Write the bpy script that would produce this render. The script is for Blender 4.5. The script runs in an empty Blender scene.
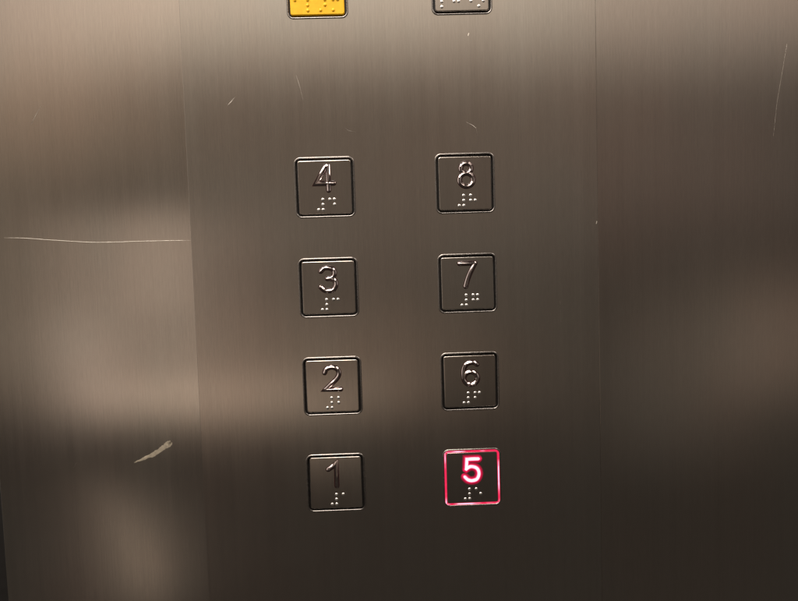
import bpy, bmesh, math, random
from mathutils import Vector, Matrix
random.seed(7)
scene = bpy.context.scene
col = scene.collection
MM = 0.001

# ------------------------------------------------------------------ materials
def new_mat(name):
    m = bpy.data.materials.new(name); m.use_nodes = True
    nt = m.node_tree
    return m, nt, nt.nodes['Principled BSDF']

def ramp(nt, src, a, b, lo, hi):
    r = nt.nodes.new('ShaderNodeMapRange')
    r.inputs['From Min'].default_value = a; r.inputs['From Max'].default_value = b
    r.inputs['To Min'].default_value = lo; r.inputs['To Max'].default_value = hi
    nt.links.new(src, r.inputs['Value'])
    return r.outputs['Result']

def noise(nt, vec, scale, detail=3.0, rough=0.5):
    n = nt.nodes.new('ShaderNodeTexNoise')
    n.inputs['Scale'].default_value = scale
    n.inputs['Detail'].default_value = detail
    n.inputs['Roughness'].default_value = rough
    nt.links.new(vec, n.inputs['Vector'])
    return n.outputs['Fac']

def mapping(nt, vec, scale, loc=(0, 0, 0), rot=(0, 0, 0)):
    mp = nt.nodes.new('ShaderNodeMapping')
    mp.inputs['Scale'].default_value = scale
    mp.inputs['Location'].default_value = loc
    mp.inputs['Rotation'].default_value = rot
    nt.links.new(vec, mp.inputs['Vector'])
    return mp.outputs['Vector']

def math_node(nt, op, a, b):
    n = nt.nodes.new('ShaderNodeMath'); n.operation = op
    for i, v in enumerate((a, b)):
        if isinstance(v, (int, float)): n.inputs[i].default_value = v
        else: nt.links.new(v, n.inputs[i])
    return n.outputs[0]

def brushed(name, base, rough, aniso, seed=0.0, streak=0.032, smudge=0.02, bump=0.12):
    """Stainless steel with a vertical grain: the polish lines run along Z."""
    m, nt, p = new_mat(name)
    tc = nt.nodes.new('ShaderNodeTexCoord')
    oi = nt.nodes.new('ShaderNodeObjectInfo')      # no two sheets or caps share their marks
    add = nt.nodes.new('ShaderNodeVectorMath'); add.operation = 'MULTIPLY_ADD'
    nt.links.new(oi.outputs['Random'], add.inputs[0]); add.inputs[1].default_value = (3.7, 0.0, 2.9)
    nt.links.new(tc.outputs['Object'], add.inputs[2])
    pos = add.outputs[0]
    fine = noise(nt, mapping(nt, pos, (1300, 1, 9), (seed, 0, seed)), 1.0, 4, 0.6)
    wide = noise(nt, mapping(nt, pos, (170, 1, 2.2), (seed + 3, 0, 1)), 1.0, 3, 0.55)
    blot = noise(nt, mapping(nt, pos, (9, 1, 6), (seed, 1, 2)), 1.0, 4, 0.55)
    blot2 = noise(nt, mapping(nt, pos, (38, 1, 26), (seed + 9, 1, 2)), 1.0, 4, 0.6)
    # colour: bare steel, faintly streaked and hand-smudged
    c = math_node(nt, 'ADD', ramp(nt, fine, 0.3, 0.7, -streak, streak), ramp(nt, wide, 0.3, 0.7, -streak * .6, streak * .6))
    c = math_node(nt, 'ADD', c, ramp(nt, blot2, 0.3, 0.7, -0.012, 0.012))
    grain = noise(nt, mapping(nt, pos, (2100, 1, 130), (seed, 2, seed)), 1.0, 2, 0.5)
    c = math_node(nt, 'ADD', c, ramp(nt, grain, 0.25, 0.75, -0.05, 0.05))
    c = math_node(nt, 'ADD', c, 1.0)
    mul = nt.nodes.new('ShaderNodeVectorMath'); mul.operation = 'SCALE'
    hue = nt.nodes.new('ShaderNodeMix'); hue.data_type = 'RGBA'
    hue.inputs[6].default_value = (base[0] * 1.03, base[1] * 0.985, base[2] * 0.96, 1)
    hue.inputs[7].default_value = (base[0] * 0.985, base[1] * 1.01, base[2] * 1.0, 1)
    nt.links.new(ramp(nt, blot, 0.35, 0.65, 0, 1), hue.inputs[0])
    nt.links.new(hue.outputs[2], mul.inputs[0]); nt.links.new(c, mul.inputs['Scale'])
    nt.links.new(mul.outputs[0], p.inputs['Base Color'])
    r = math_node(nt, 'ADD', ramp(nt, blot, 0.3, 0.7, -smudge, smudge), ramp(nt, wide, 0.3, 0.7, -0.009, 0.009))
    r = math_node(nt, 'ADD', r, ramp(nt, blot2, 0.3, 0.7, -smudge * .3, smudge * .3))
    r = math_node(nt, 'ADD', r, rough)
    nt.links.new(r, p.inputs['Roughness'])
    p.inputs['Metallic'].default_value = 1.0
    p.inputs['Anisotropic'].default_value = aniso
    cx = nt.nodes.new('ShaderNodeCombineXYZ'); cx.inputs[0].default_value = 1.0
    nt.links.new(cx.outputs[0], p.inputs['Tangent'])
    bp = nt.nodes.new('ShaderNodeBump'); bp.inputs['Strength'].default_value = bump
    bp.inputs['Distance'].default_value = 0.00004
    nt.links.new(fine, bp.inputs['Height'])
    nt.links.new(bp.outputs[0], p.inputs['Normal'])
    return m

STEEL = (0.597, 0.548, 0.512)
M = {}
M['panel'] = brushed('brushed_steel_panel', STEEL, 0.225, 0.72, 0.0)
M['side'] = brushed('brushed_steel_side', STEEL, 0.165, 0.45, 5.0, 0.032, 0.014)
M['cap'] = brushed('brushed_steel_cap', tuple(c * 0.86 for c in STEEL), 0.20, 0.55, 2.0, 0.035, 0.025, 0.15)

def plain(name, base, rough, metal=0.0, ior=1.5, coat=0.0, var=0.04):
    m, nt, p = new_mat(name)
    tc = nt.nodes.new('ShaderNodeTexCoord')
    n = noise(nt, tc.outputs['Object'], 260, 4, 0.6)
    mul = nt.nodes.new('ShaderNodeVectorMath'); mul.operation = 'SCALE'
    mul.inputs[0].default_value = base
    nt.links.new(ramp(nt, n, 0.3, 0.7, 1 - var, 1 + var), mul.inputs['Scale'])
    nt.links.new(mul.outputs[0], p.inputs['Base Color'])
    nt.links.new(ramp(nt, n, 0.3, 0.7, max(rough - .04, .02), rough + .04), p.inputs['Roughness'])
    p.inputs['Metallic'].default_value = metal
    p.inputs['IOR'].default_value = ior
    p.inputs['Coat Weight'].default_value = coat
    return m

M['chrome'] = plain('polished_bezel_steel', (0.30, 0.28, 0.27), 0.27, 1.0)
M['dot'] = plain('polished_braille_steel', (0.80, 0.785, 0.77), 0.36, 1.0)
M['yellow'] = plain('yellow_enamel', (0.96, 0.53, 0.006), 0.42, 0.0, 1.5, 0.0, 0.09)
M['black'] = plain('black_gasket', (0.012, 0.011, 0.011), 0.4)
M['smoke'] = plain('dark_red_plastic', (0.022, 0.003, 0.004), 0.25, 0.0, 1.45)
M['numeral'] = plain('polished_numeral', (0.48, 0.405, 0.395), 0.12, 1.0)
M['smear'] = plain('dried_paint', (0.31, 0.27, 0.21), 0.85, 0.0, 1.3, 0.0, 0.45)
M['scratch'] = plain('scratched_steel', (0.70, 0.65, 0.58), 0.5, 0.9)
M['faint'] = plain('faintly_scratched_steel', (0.585, 0.535, 0.49), 0.28, 1.0)

def glow(name, edge, core, s0, s1, scale, mode):
    """Back-lit plastic, whiter where it is thickest; the LEDs behind it make brighter and dimmer stretches."""
    m, nt, p = new_mat(name)
    tc = nt.nodes.new('ShaderNodeTexCoord')
    n = noise(nt, tc.outputs['Object'], scale, 1.5, 0.5)
    sp = nt.nodes.new('ShaderNodeSeparateXYZ'); nt.links.new(tc.outputs['Object'], sp.inputs[0])
    led = ramp(nt, n, 0.42, 0.60, 0.05, 1.0)
    if mode == 'ring':          # the middle of the light guide's width
        d = math_node(nt, 'MAXIMUM', math_node(nt, 'ABSOLUTE', sp.outputs[0], 0), math_node(nt, 'ABSOLUTE', sp.outputs[2], 0))
        d = math_node(nt, 'ABSOLUTE', math_node(nt, 'SUBTRACT', d, 16.42 * MM), 0)
        body = ramp(nt, d, 0.10 * MM, 0.50 * MM, 1, 0)
    elif mode == 'inlay':       # painted red halo round the stroke, fading towards its thin rim
        body = ramp(nt, sp.outputs[1], -0.50 * MM, -0.69 * MM, 0, 1)
        led = ramp(nt, n, 0.3, 0.6, 0.8, 1.0)
    else:                       # the crest of the stroke
        body = ramp(nt, sp.outputs[1], -0.62 * MM, -1.1 * MM, 0, 1)
        led = ramp(nt, n, 0.3, 0.6, 0.75, 1.0)
    fac = math_node(nt, 'MULTIPLY', body, led)
    mx = nt.nodes.new('ShaderNodeMix'); mx.data_type = 'RGBA'
    mx.inputs[6].default_value = (*edge, 1); mx.inputs[7].default_value = (*core, 1)
    nt.links.new(fac, mx.inputs[0])
    nt.links.new(mx.outputs[2], p.inputs['Emission Color'])
    nt.links.new(ramp(nt, fac, 0, 1, s0, s1), p.inputs['Emission Strength'])
    p.inputs['Base Color'].default_value = (0.2, 0.01, 0.03, 1)
    p.inputs['Roughness'].default_value = 0.3
    return m
M['ring_lit'] = glow('lit_red_ring', (1.0, 0.012, 0.09), (1.0, 0.42, 0.57), 0.8, 2.6, 95, 'ring')
M['inlay_lit'] = glow('lit_red_inlay', (0.9, 0.01, 0.07), (1.0, 0.012, 0.12), 0.02, 1.15, 200, 'inlay')  # emissive halo standing in for red light spilt on the cap
M['numeral_lit'] = glow('lit_numeral', (1.0, 0.05, 0.17), (1.0, 0.64, 0.74), 1.2, 1.75, 220, 'crest')

# ------------------------------------------------------------------ mesh helpers
def link_mesh(name, bm, mat, parent=None, smooth=True):
    me = bpy.data.meshes.new(name)
    bmesh.ops.recalc_face_normals(bm, faces=bm.faces[:])
    bm.to_mesh(me); bm.free()
    me.materials.append(mat)
    o = bpy.data.objects.new(name, me); col.objects.link(o)
    if parent: o.parent = parent
    return o

def rrect(w, h, r, seg=7):
    """Rounded rectangle in X/Z, counter-clockwise."""
    pts = []
    r = max(r, 1e-5)
    for cx, cz, a0 in ((w / 2 - r, h / 2 - r, 0), (-w / 2 + r, h / 2 - r, 90), (-w / 2 + r, -h / 2 + r, 180), (w / 2 - r, -h / 2 + r, 270)):
        for k in range(seg + 1):
            a = math.radians(a0 + 90 * k / seg)
            pts.append((cx + r * math.cos(a), cz + r * math.sin(a)))
    return pts

def loft(bm, rings, cap_last=False, closed=False):
    """rings: list of (outline, y). Faces between neighbours; returns the vertex rings."""
    vs = [[bm.verts.new((x, y, z)) for x, z in out] for out, y in rings]
    n = len(vs[0])
    seq = list(zip(vs, vs[1:])) + ([(vs[-1], vs[0])] if closed else [])
    for a, b in seq:
        for i in range(n):
            f = bm.faces.new((a[i], a[(i + 1) % n], b[(i + 1) % n], b[i])); f.smooth = True
    if cap_last:
        f = bm.faces.new(vs[-1]); f.smooth = False
    return vs

def smooth_path(pts, per=10):
    """Catmull-Rom through the points."""
    if len(pts) < 3: return [Vector(p) for p in pts]
    P = [Vector(p) for p in pts]
    P = [P[0] * 2 - P[1]] + P + [P[-1] * 2 - P[-2]]
    out = []
    for i in range(1, len(P) - 2):
        for k in range(per):
            t = k / per
            a, b, c, d = P[i - 1], P[i], P[i + 1], P[i + 2]
            out.append(0.5 * ((2 * b) + (c - a) * t + (2 * a - 5 * b + 4 * c - d) * t * t + (3 * b - a - 3 * c + d) * t ** 3))
    out.append(P[-2])
    return out

def arc(cx, cz, rx, rz, a0, a1, n=22):
    return [Vector((cx + rx * math.cos(math.radians(a0 + (a1 - a0) * k / n)), cz + rz * math.sin(math.radians(a0 + (a1 - a0) * k / n)))) for k in range(n + 1)]

# numerals as stroke centre lines, millimetres from the middle of the button
STROKES = {
 '1': [[(-4.5, 8.4), (-2.2, 9.8), (0.5, 12.0), (0.5, -1.9)]],
 '2': [smooth_path([(-4.4, 8.3), (-3.2, 10.6), (0.1, 11.6), (3.2, 10.4), (4.2, 7.6), (2.9, 4.6), (-0.6, 1.4), (-4.2, -2.0)]) + [Vector((5.0, -2.0))]],
 '3': [smooth_path([(-4.4, 9.9), (-2.4, 11.7), (0.4, 11.9), (3.3, 10.6), (3.6, 7.9), (2.0, 5.9), (-0.6, 5.4)]), smooth_path([(1.2, 5.5), (3.8, 4.3), (4.4, 1.6), (2.8, -1.2), (0, -1.9), (-2.6, -1.4), (-4.6, 0.4)])],
 '4': [[(2.2, -1.9), (2.2, 12.2), (0.9, 12.2), (-5.0, 2.2), (5.4, 2.2)]],
 '5': [[(3.8, 11.6), (-3.1, 11.6), (-3.5, 5.6)] , smooth_path([(-3.5, 5.6), (-1.6, 6.7), (0.6, 6.8), (3.2, 5.5), (4.2, 2.4), (2.9, -0.9), (0.1, -1.9), (-2.6, -1.3), (-4.5, 0.5)])],
 '6': [smooth_path([(4.6, 10.3), (3.0, 11.4), (0.7, 11.6), (-2.0, 10.5), (-3.5, 7.8), (-3.9, 4.6), (-3.7, 1.6)]), arc(0.6, 1.9, 4.2, 3.9, 180, 540, 40)],
 '7': [[(-4.6, 12.0), (4.8, 12.0)] , smooth_path([(4.8, 12.0), (2.2, 7.2), (0.2, 2.6), (-1.2, -1.9)])],
 '8': [arc(0.7, 8.9, 3.1, 2.9, -90, 270, 34), arc(0.8, 2.0, 4.1, 3.9, 90, 450, 40)],
}

BEAD = [(math.cos(math.pi * k / 8), math.sin(math.pi * k / 8) ** 0.8) for k in range(9)]
SOFT = [(1 - k / 6, (1 - (1 - k / 6) ** 2) ** 2) for k in range(13)]
RIDGE = [(1, 0), (0.97, 0.05), (0.60, 0.46), (0.20, 0.90), (0.08, 0.985), (-0.08, 0.985), (-0.20, 0.90), (-0.60, 0.46), (-0.97, 0.05), (-1, 0)]
def stroke_mesh(bm, path, half, base_y, rise, shape=BEAD, mm=MM):
    """A raised stroke following the path (rise towards the viewer = -Y): a round bead or a chamfered ridge."""
    prof = len(shape) - 1
    P = [Vector(p) for p in path]
    closed = (P[0] - P[-1]).length < 0.02
    if closed: P = P[:-1]
    n = len(P)
    rings = []
    for i in range(n):
        if closed: d0, d1 = (P[i] - P[i - 1]).normalized(), (P[(i + 1) % n] - P[i]).normalized()
        else:
            d0 = (P[i] - P[i - 1]).normalized() if i else (P[1] - P[0]).normalized()
            d1 = (P[i + 1] - P[i]).normalized() if i < n - 1 else d0
        t = (d0 + d1)
        t = t.normalized() if t.length > 1e-4 else d0
        nrm = Vector((-t.y, t.x))
        k = 1.0 / max(0.45, nrm.dot(Vector((-d0.y, d0.x))))
        ring = []
        for j in range(prof + 1):
            off = half * shape[j][0] * k
            ht = rise * shape[j][1]
            q = P[i] + nrm * off
            ring.append(bm.verts.new((q.x * mm, base_y - ht * mm, q.y * mm)))
        rings.append(ring)
    pairs = list(zip(rings, rings[1:])) + ([(rings[-1], rings[0])] if closed else [])
    for a, b in pairs:
        for j in range(prof):
            f = bm.faces.new((a[j], a[j + 1], b[j + 1], b[j])); f.smooth = True
    if not closed:                                      # round ends
        for ring, p0, sgn in ((rings[0], P[0], -1), (rings[-1], P[-1], 1)):
            d = ((P[1] - P[0]) if sgn < 0 else (P[-1] - P[-2])).normalized() * sgn
            prev = ring
            for s in (0.5, 0.85):
                sc = math.sqrt(1 - s * s)
                cur = []
                for j in range(prof + 1):
                    v = ring[j].co
                    bx, bz = p0.x * mm, p0.y * mm
                    ht = base_y - v.y
                    cur.append(bm.verts.new((bx + (v.x - bx) * sc + d.x * half * s * mm, base_y - ht * sc, bz + (v.z - bz) * sc + d.y * half * s * mm)))
                for j in range(prof):
                    f = bm.faces.new((prev[j], prev[j + 1], cur[j + 1], cur[j])); f.smooth = True
                prev = cur
            tip = bm.verts.new((p0.x * mm + d.x * half * mm, base_y, p0.y * mm + d.y * half * mm))
            for j in range(prof):
                f = bm.faces.new((prev[j], prev[j + 1], tip)); f.smooth = True

def dome(bm, x, z, r, h, y, seg=14, rings=5):
    prev = None
    for i in range(rings):
        a = math.pi / 2 * i / rings
        cur = [bm.verts.new((x + r * math.cos(a) * math.cos(2 * math.pi * k / seg), y - h * math.sin(a), z + r * math.cos(a) * math.sin(2 * math.pi * k / seg))) for k in range(seg)]
        if prev:
            for k in range(seg):
                f = bm.faces.new((prev[k], prev[(k + 1) % seg], cur[(k + 1) % seg], cur[k])); f.smooth = True
        prev = cur
    top = bm.verts.new((x, y - h, z))
    for k in range(seg):
        f = bm.faces.new((prev[k], prev[(k + 1) % seg], top)); f.smooth = True

# braille cells -> raised dots (1 2 3 down the left, 4 5 6 down the right)
def braille_points(cells, x0, pitch, colp=2.72, z0=-7.3, rowp=3.0):
    pts = []
    for i, cell in enumerate(cells):
        for d in cell:
            d = int(d) - 1
            pts.append((x0 + i * pitch + (d // 3) * colp, z0 - (d % 3) * rowp))
    return pts
NUMSIGN = '3456'
DIGIT = {'1': '1', '2': '12', '3': '14', '4': '145', '5': '15', '6': '124', '7': '1245', '8': '125'}

# ------------------------------------------------------------------ buttons
OUT, BEZ_IN, CAP = 36.0, 33.9, 31.7
def ring_obj(root, mat, top):
    bm = bmesh.new()
    a = [(x * MM, z * MM) for x, z in rrect(BEZ_IN + .1, BEZ_IN + .1, 2.6)]
    b = [(x * MM, z * MM) for x, z in rrect(CAP - .1, CAP - .1, 1.5)]
    loft(bm, [(a, 4 * MM), (a, top * MM), (b, top * MM), (b, 4 * MM)], closed=True)
    for f in bm.faces: f.smooth = False
    return link_mesh('light_ring', bm, mat, root)

def make_button(x, z, digit, label, group, cells, bx, pitch=6.9, yellow=False, lit=False, tilt=(0, 0)):
    root = bpy.data.objects.new('lift_button', None); col.objects.link(root)
    root.empty_display_size = 0.01
    root.location = (x * MM, 0, z * MM)
    root['label'] = label; root['category'] = 'lift button'; root['group'] = group
    # bezel: a thin half-round polished frame let into the panel
    bm = bmesh.new()
    prof = [(0.0, 0.06), (0.03, -0.16), (0.12, -0.34), (0.28, -0.46), (0.48, -0.52), (0.66, -0.50), (0.84, -0.40), (0.97, -0.22), (1.05, 0.1), (1.05, 4.0), (0.5, 4.0), (0.5, 0.06)]
    rings = []
    for inset, y in prof:
        w = OUT - 2 * inset
        rings.append(([(px * MM, pz * MM) for px, pz in rrect(w, w, 3.9 - inset, 9)], y * MM))
    loft(bm, rings, closed=True)
    link_mesh('bezel', bm, M['chrome'], root)
    ring_obj(root, M['ring_lit'] if lit else M['black'], -0.25 if lit else 1.6)
    # cap
    bm = bmesh.new()
    rings = []
    for inset, y in ((0, 4.0), (0, 0.0), (0.04, -0.20), (0.16, -0.38), (0.34, -0.47), (0.52, -0.50)):
        w = CAP - 2 * inset
        rings.append(([(px * MM, pz * MM) for px, pz in rrect(w, w, 1.35 - inset * .6, 6)], y * MM))
    loft(bm, rings, cap_last=True)
    cap = link_mesh('button_cap', bm, M['yellow'] if yellow else M['cap'], root)
    cap.rotation_euler = (math.radians(tilt[0]), 0, math.radians(tilt[1]))
    face = -0.50 * MM
    if digit:
        bm = bmesh.new()
        for s in STROKES[digit]: stroke_mesh(bm, s, 2.7 if lit else 1.55, face, 0.2 if lit else 0.16, SOFT if lit else BEAD)
        link_mesh('numeral_inlay', bm, M['inlay_lit'] if lit else M['smoke'], cap)  # when lit, widened into a painted red halo on the cap
        bm = bmesh.new()
        for s in STROKES[digit]: stroke_mesh(bm, s, 1.26, face, 0.98, RIDGE)
        link_mesh('numeral', bm, M['numeral_lit'] if lit else M['numeral'], cap)
    bm = bmesh.new()
    for px, pz in braille_points(cells, bx, pitch):
        dome(bm, px * MM, pz * MM, 0.98 * MM, 0.50 * MM, face + .01 * MM)
    link_mesh('braille', bm, M['yellow'] if yellow else M['dot'], cap)
    return root

CX, RW = 41.95, 59.95
rows = {0: 1.5 * RW, 1: .5 * RW, 2: -.5 * RW, 3: -1.5 * RW}
G = 'numbered floor buttons of the lift panel'
spec = [
 ('4', 0, 0, -4.2, (0.8, -0.7)), ('8', 1, 0, -3.8, (0.4, 1.0)),
 ('3', 0, 1, -4.2, (-0.6, -0.5)), ('7', 1, 1, -3.7, (-0.5, 0.5)),
 ('2', 0, 2, -3.4, (-0.5, -0.9)), ('6', 1, 2, -3.9, (0.5, 1.3)),
 ('1', 0, 3, -2.7, (-1.9, -0.5)), ('5', 1, 3, -4.6, (-0.9, 0.2))]
word = {'1': 'one', '2': 'two', '3': 'three', '4': 'four', '5': 'five', '6': 'six', '7': 'seven', '8': 'eight'}
labels = {
 '1': 'unlit square steel button marked 1, lowest in the left column',
 '2': 'unlit square steel button marked 2, between the buttons 1 and 3',
 '3': 'unlit square steel button marked 3, between the buttons 2 and 4',
 '4': 'unlit square steel button marked 4, above the button 3',
 '5': 'lit button marked 5 with glowing pink red numeral and rim',
 '6': 'unlit square steel button marked 6, above the glowing button',
 '7': 'unlit square steel button marked 7, between the buttons 6 and 8',
 '8': 'unlit square steel button marked 8, above the button 7'}
for d, c, r, bx, tl in spec:
    make_button((-CX, CX)[c], rows[r], d, labels[d], G, [NUMSIGN, DIGIT[d]], bx, lit=(d == '5'), tilt=tl)
TOPZ = 206.0
make_button(-42.4, TOPZ, None, 'yellow square alarm button with braille only, cut off at the top edge', 'call buttons at the top of the lift panel',
            ['1', '123', '345', '134'], -13.0, 7.42, yellow=True, tilt=(0, 0.3))
make_button(42.6, TOPZ + .4, None, 'unlit steel button with braille, cut off at the top edge beside the yellow one', 'call buttons at the top of the lift panel',
            ['1234', '125', '5', '135'], -11.9, 7.3, tilt=(0.2, 0))

# ------------------------------------------------------------------ steel plates
def plate(name, x0, x1, z0, z1, holes, mat, label, cat, thick=1.6, y=0.0, rotz=0.0, pivot=None):
    """A sheet with real cut-outs; its front face lies at y."""
    cu = bpy.data.curves.new(name, 'CURVE'); cu.dimensions = '2D'; cu.fill_mode = 'BOTH'
    px = (x0 + x1) / 2 if pivot is None else pivot
    def spl(pts):
        s = cu.splines.new('POLY'); s.points.add(len(pts) - 1); s.use_cyclic_u = True
        for p, q in zip(s.points, pts): p.co = (q[0] * MM, q[1] * MM, 0, 1)
    spl([(x0 - px, z0), (x1 - px, z0), (x1 - px, z1), (x0 - px, z1)])
    for hx, hz in holes: spl([(hx - px + a, hz + b) for a, b in rrect(OUT - .8, OUT - .8, 3.5)])
    cu.extrude = (thick / 2 - 0.22) * MM
    cu.bevel_depth = 0.22 * MM; cu.bevel_resolution = 2; cu.offset = -0.22 * MM
    tmp = bpy.data.objects.new(name, cu); col.objects.link(tmp)
    dg = bpy.context.evaluated_depsgraph_get()
    me = bpy.data.meshes.new_from_object(tmp.evaluated_get(dg))
    bpy.data.objects.remove(tmp)
    # stand it up: curve Y -> Z, curve +Z (front) -> -Y
    me.transform(Matrix(((1, 0, 0, 0), (0, 0, -1, thick / 2 * MM), (0, 1, 0, 0), (0, 0, 0, 1))))
    me.materials.clear(); me.materials.append(mat)
    for p in me.polygons: p.use_smooth = False
    o = bpy.data.objects.new(name, me); col.objects.link(o)
    o.location = (px * MM, y * MM, 0); o.rotation_euler.z = math.radians(rotz)
    o['label'] = label; o['category'] = cat
    return o

holes = [((-CX, CX)[c], rows[r]) for _, c, r, _, _ in spec] + [(-42.4, TOPZ), (42.6, TOPZ + .4)]
Z0, Z1 = -420, 470
control = plate('control_panel', -122.9, 122.0, Z0, Z1, holes, M['panel'],
                'upright brushed steel control plate holding all the lift buttons', 'control panel')
left = plate('steel_panel', -249.2, -121.6, Z0, Z1, [], M['side'],
             'brushed steel side panel with a long thin scratch and a pale smear', 'wall panel', y=1.7, rotz=-2.0, pivot=-121.6)
right = plate('steel_panel', 122.16, 420, Z0, Z1, [], M['side'],
              'darker brushed steel side panel right of the button plate', 'wall panel', y=0.5, rotz=1.6, pivot=122.16)

# what the sheets are fixed to, and the next jamb past the left sheet
def box(bm, x0, x1, y0, y1, z0, z1):
    vs = [bm.verts.new((x * MM, y * MM, z * MM)) for x in (x0, x1) for y in (y0, y1) for z in (z0, z1)]
    for q in ((0, 1, 3, 2), (4, 6, 7, 5), (0, 4, 5, 1), (2, 3, 7, 6), (0, 2, 6, 4), (1, 5, 7, 3)): bm.faces.new([vs[i] for i in q])
bm = bmesh.new(); box(bm, -560, 560, 28, 40, Z0, Z1)
w = link_mesh('wall', bm, M['black']); w['kind'] = 'structure'

# ------------------------------------------------------------------ wear on the sheets
def ribbon(name, pts, widths, mat, parent, lift, thick=0.04):
    """A thin bead lying on the face of a sheet; pts in millimetres, world x/z."""
    bm = bmesh.new(); rings = []
    P = [Vector(p) for p in pts]; off = parent.location.x / MM
    for i, p in enumerate(P):
        t = (P[min(i + 1, len(P) - 1)] - P[max(i - 1, 0)]).normalized(); n = Vector((-t.y, t.x)) * widths[i] / 2
        a, b = p + n, p - n
        rings.append([bm.verts.new(((q.x - off) * MM, -(lift + h) * MM, q.y * MM)) for q, h in ((a, 0), (p * .5 + a * .5, thick), (p * .5 + b * .5, thick), (b, 0))])
    for a, b in zip(rings, rings[1:]):
        for j in range(3): bm.faces.new((a[j], a[j + 1], b[j + 1], b[j]))
    return link_mesh(name, bm, mat, parent)

# ---- camera model (fitted to the buttons), also used to place the wear
R = ((0.9992225, 0.0308627, -0.02453346), (-0.03233528, 0.99754697, -0.06208447), (0.02255719, 0.06282949, 0.99776933))
CAM = Vector((-8.576, -45.15, -386.5))
def on_plate(u, v):
    d = [(u - 399) / 640, (v - 300.5) / 640, 1.0]
    w_ = [sum(R[k][i] * d[k] for k in range(3)) for i in range(3)]
    s = -CAM.z / w_[2]
    return (CAM.x + w_[0] * s, -(CAM.y + w_[1] * s))

def wear(name, px, widths, mat, parent, thick=0.03, jitter=0.0):
    pts = [on_plate(*p) for p in px]
    ribbon(name, pts, widths, mat, parent, 0.004, thick)
sm = smooth_path([(-2, 237.4), (20, 237.9), (50, 240.0), (85, 242.0), (110, 242.0), (135, 241.2), (165, 240.6), (190, 240.4)], 6)
wear('scratch', [(p.x, p.y) for p in sm], [0.26 * (1 - abs(i / (len(sm) - 1) * 2 - 1) ** 4) * random.uniform(.6, 1.1) + 0.05 for i in range(len(sm))], M['scratch'], left)
core = smooth_path([(132, 464.3), (138, 461.8), (145, 458.8), (152, 455.6), (158, 451.6), (163.5, 448), (168, 444.6), (169.6, 443.2)], 9)
wd = smooth_path([(0, 0.3), (1, 1.3), (2, 1.9), (3, 2.7), (4, 2.5), (5, 3.2), (6, 3.6), (7, 1.5)], 9)
wear('paint_smear', [(p.x + random.uniform(-.25, .25), p.y + random.uniform(-.35, .35)) for p in core],
     [max(.2, w.y * random.uniform(.78, 1.12)) for w in wd], M['smear'], left, 0.05)
for pts, w_, par in (
    ([(27, 122), (31, 114), (37, 103)], 0.3, left), ([(228, 105), (231, 102), (235, 97)], 0.3, control),
    ([(26, 124), (30, 112)], 0.2, left), ([(226, 104), (232, 99)], 0.2, control),
    ([(296, 75), (299, 84), (303, 100)], 0.2, control), ([(466, 122), (472, 125), (476, 128), (478, 136)], 0.22, control),
    ([(777, 135), (781, 100), (788, 60), (791, 42)], 0.24, right),
    ([(520, 395), (523, 402)], 0.2, control),
    ([(70, 470), (74, 462)], 0.2, left), ([(345, 128), (349, 131), (356, 132)], 0.18, control), ([(560, 300), (561, 322)], 0.16, control)):
    wear('scratch', pts, [w_ * .4] + [w_] * (len(pts) - 2) + [w_ * .3], M['faint'], par)
for pts, w_, par in (([(468, 36), (468.6, 34.5), (469, 33)], 0.7, control), ([(596.2, 224), (596.6, 222.5), (597, 221)], 0.5, control)):
    wear('scratch', pts, [w_ * .4, w_, w_ * .3], M['scratch'], par)

# ------------------------------------------------------------------ camera
cam = bpy.data.cameras.new('camera'); co = bpy.data.objects.new('camera', cam); col.objects.link(co)
def pv(a): return Vector((a[0], a[2], -a[1]))          # plate axes -> world axes
right_v, down_v, fwd_v = pv(R[0]), pv(R[1]), pv(R[2])
mat = Matrix.Identity(4)
for i in range(3):
    mat[i][0], mat[i][1], mat[i][2] = right_v[i], -down_v[i], -fwd_v[i]
    mat[i][3] = pv(CAM)[i] * MM
co.matrix_world = mat
cam.sensor_width = 36; cam.lens = 36 * 640 / 798
cam.clip_start = 0.005; cam.clip_end = 50
scene.camera = co

# ------------------------------------------------------------------ lamps of the lift car, and fills added for highlights and reflections
def lamp(name, loc, look, sx, sz, radiance, color, soft=None, roll=0):
    """Area lamp; soft = the share of its width and height over which a diffuser fades it out."""
    l = bpy.data.lights.new(name, 'AREA'); l.shape = 'RECTANGLE'; l.size = sx; l.size_y = sz
    l.energy = radiance * math.pi * sx * sz; l.color = color
    o = bpy.data.objects.new(name, l); col.objects.link(o); o.location = loc
    d = Vector(look) - Vector(loc)
    o.rotation_euler = d.to_track_quat('-Z', 'Y').to_euler()
    if roll: o.rotation_euler.rotate_axis('Z', math.radians(roll))
    if soft:
        l.use_nodes = True; nt = l.node_tree
        em = nt.nodes['Emission']
        g = nt.nodes.new('ShaderNodeNewGeometry'); sp = nt.nodes.new('ShaderNodeSeparateXYZ')
        nt.links.new(g.outputs['Parametric'], sp.inputs[0])
        fac = None
        for k in (0, 1):
            edge = math_node(nt, 'MINIMUM', sp.outputs[k], math_node(nt, 'SUBTRACT', 1.0, sp.outputs[k]))
            r = nt.nodes.new('ShaderNodeMapRange'); r.interpolation_type = 'SMOOTHSTEP'
            r.inputs['From Min'].default_value = 0; r.inputs['From Max'].default_value = soft[k]
            nt.links.new(edge, r.inputs['Value'])
            fac = r.outputs[0] if fac is None else math_node(nt, 'MULTIPLY', fac, r.outputs[0])
        nt.links.new(fac, em.inputs['Strength'])
    return o
WARM = (1.0, 0.90, 0.79)
lamp('ceiling_lamp', (-0.25, -0.75, 1.25), (-0.2, -0.7, 0), 0.9, 0.8, 14.0, WARM)
lamp('side_lamp', (-0.75, -0.34, 0.85), (0, 0, 0.1), 0.35, 0.5, 9.0, WARM)
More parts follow.
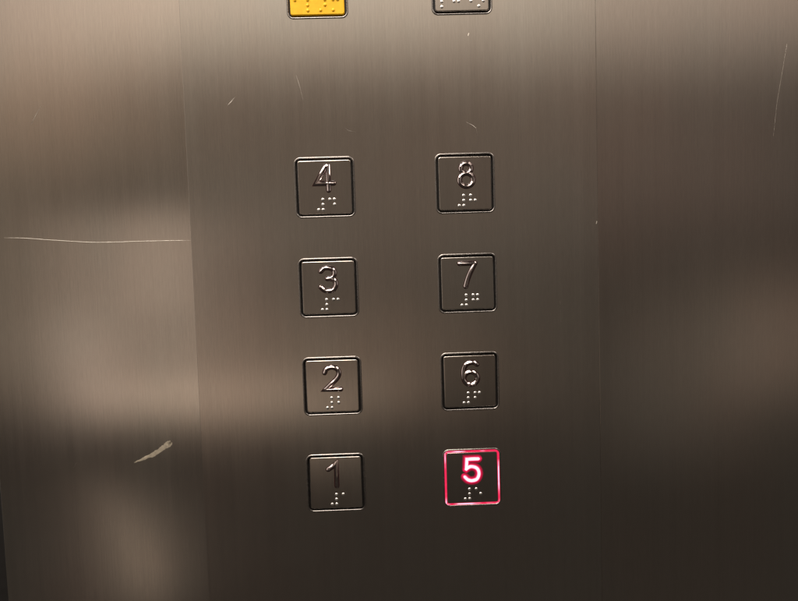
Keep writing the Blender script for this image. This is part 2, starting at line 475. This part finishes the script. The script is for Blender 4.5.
lamp('side_lamp', (0.70, -0.34, 0.85), (0, 0, 0.1), 0.30, 0.5, 7.0, WARM)
lamp('side_wall_lamp', (-0.85, -0.17, 0.24), (0, -0.17, 0.24), 0.28, 1.4, 1.7, WARM, (0.4, 0.4))  # added to brighten the left flanks of the numeral strokes
lamp('side_wall_lamp', (0.85, -0.15, 0.15), (0, -0.15, 0.15), 0.20, 0.9, 0.8, WARM, (0.4, 0.4))  # added to brighten the right flanks of the numeral strokes
import itertools
rank = itertools.count()
def reflection_fill(name, x0, x1, z0, z1, radiance, color, soft=(0.45, 0.45), roll=0):
    """Upright soft lamp on the far side of the car, facing the panel."""
    c = ((x0 + x1) / 2, -1.26 - 0.012 * next(rank), (z0 + z1) / 2)   # each in a plane of its own
    return lamp(name, c, (c[0], 0, c[2]), x1 - x0, z1 - z0, radiance, color, soft, roll)
#LAMPS added to stand in for what the steel reflects
reflection_fill('pale_streak_lamp', -0.99, -0.80, -0.46, 0.02, 0.3114, (1.000, 0.858, 0.737), (0.45, 0.4), 12)
reflection_fill('pale_edge_lamp', -0.80, -0.56, -0.10, 0.23, 0.3007, (1.000, 0.719, 0.549), (0.45, 0.2))
reflection_fill('right_streak_lamp', 1.02, 1.12, -0.42, -0.10, 0.0304, (1.000, 0.812, 0.665), (0.45, 0.4))
reflection_fill('upper_wall_lamp', -2.2, 2.2, 0.42, 1.30, 0.5623, (1.000, 0.828, 0.682), (0.30, 0.42))  # added to spread the bright top of the steel downwards
reflection_fill('top_centre_lamp', -1.5, 0.95, 0.50, 1.10, 0.3422, (1.000, 0.944, 0.758), (0.40, 0.42))
reflection_fill('upper_middle_lamp', -1.6, 1.3, 0.15, 0.85, 0.0804, (1.000, 0.685, 0.488), (0.4, 0.5))
reflection_fill('centre_lamp', -1.1, 0.85, -0.20, 0.55, 0.1186, (1.000, 0.831, 0.665), (0.4, 0.45))
reflection_fill('upper_left_lamp', -1.9, -0.40, 0.20, 0.80, 0.2752, (1.000, 0.783, 0.573))
reflection_fill('middle_left_lamp', -1.15, -0.35, -0.40, 0.24, 0.2649, (1.000, 0.809, 0.654), (0.3, 0.15))
reflection_fill('far_left_lamp', -1.90, -0.70, -0.45, 0.45, 0.1443, (1.000, 0.825, 0.623), (0.4, 0.3))
reflection_fill('rail_lamp', -1.05, 0.05, -0.41, -0.25, 0.3767, (1.000, 0.791, 0.610), (0.3, 0.25))  # added for the bright band reflected across the left steel
reflection_fill('wide_low_lamp', -1.2, 0.65, -0.48, 0.02, 0.1559, (1.000, 0.765, 0.575), (0.45, 0.4))
reflection_fill('right_glow_lamp', 0.94, 1.60, -0.52, 0.10, 0.135, (1.000, 0.749, 0.575))
reflection_fill('right_dim_lamp', 0.50, 1.40, -0.70, 0.14, 0.075, (1.000, 0.819, 0.656))
reflection_fill('right_wall_lamp', 0.10, 1.90, -0.12, 0.78, 0.0930, (1.000, 0.748, 0.623))
reflection_fill('low_left_lamp', -0.93, -0.80, -1.06, -0.56, 0.60, (1.000, 0.814, 0.622), (0.45, 0.45), 16)
reflection_fill('low_left_streak_lamp', -0.99, -0.94, -0.80, -0.48, 0.60, (1.0, 0.80, 0.63), (0.45, 0.45), 28)
reflection_fill('low_left_haze_lamp', -1.25, -0.55, -1.20, -0.50, 0.050, (1.000, 0.777, 0.636))
reflection_fill('low_centre_lamp', -0.90, 0.60, -1.20, -0.35, 0.0021, (1.000, 0.243, 0.194))
#END

w = bpy.data.worlds.new('World'); scene.world = w; w.use_nodes = True
bg = w.node_tree.nodes['Background']
bg.inputs[0].default_value = (1.000, 0.861, 0.712, 1); bg.inputs[1].default_value = 0.0400

scene.render.engine = 'CYCLES'
scene.view_settings.view_transform = 'Standard'; scene.view_settings.look = 'None'
scene.view_settings.exposure = 0; scene.view_settings.gamma = 1
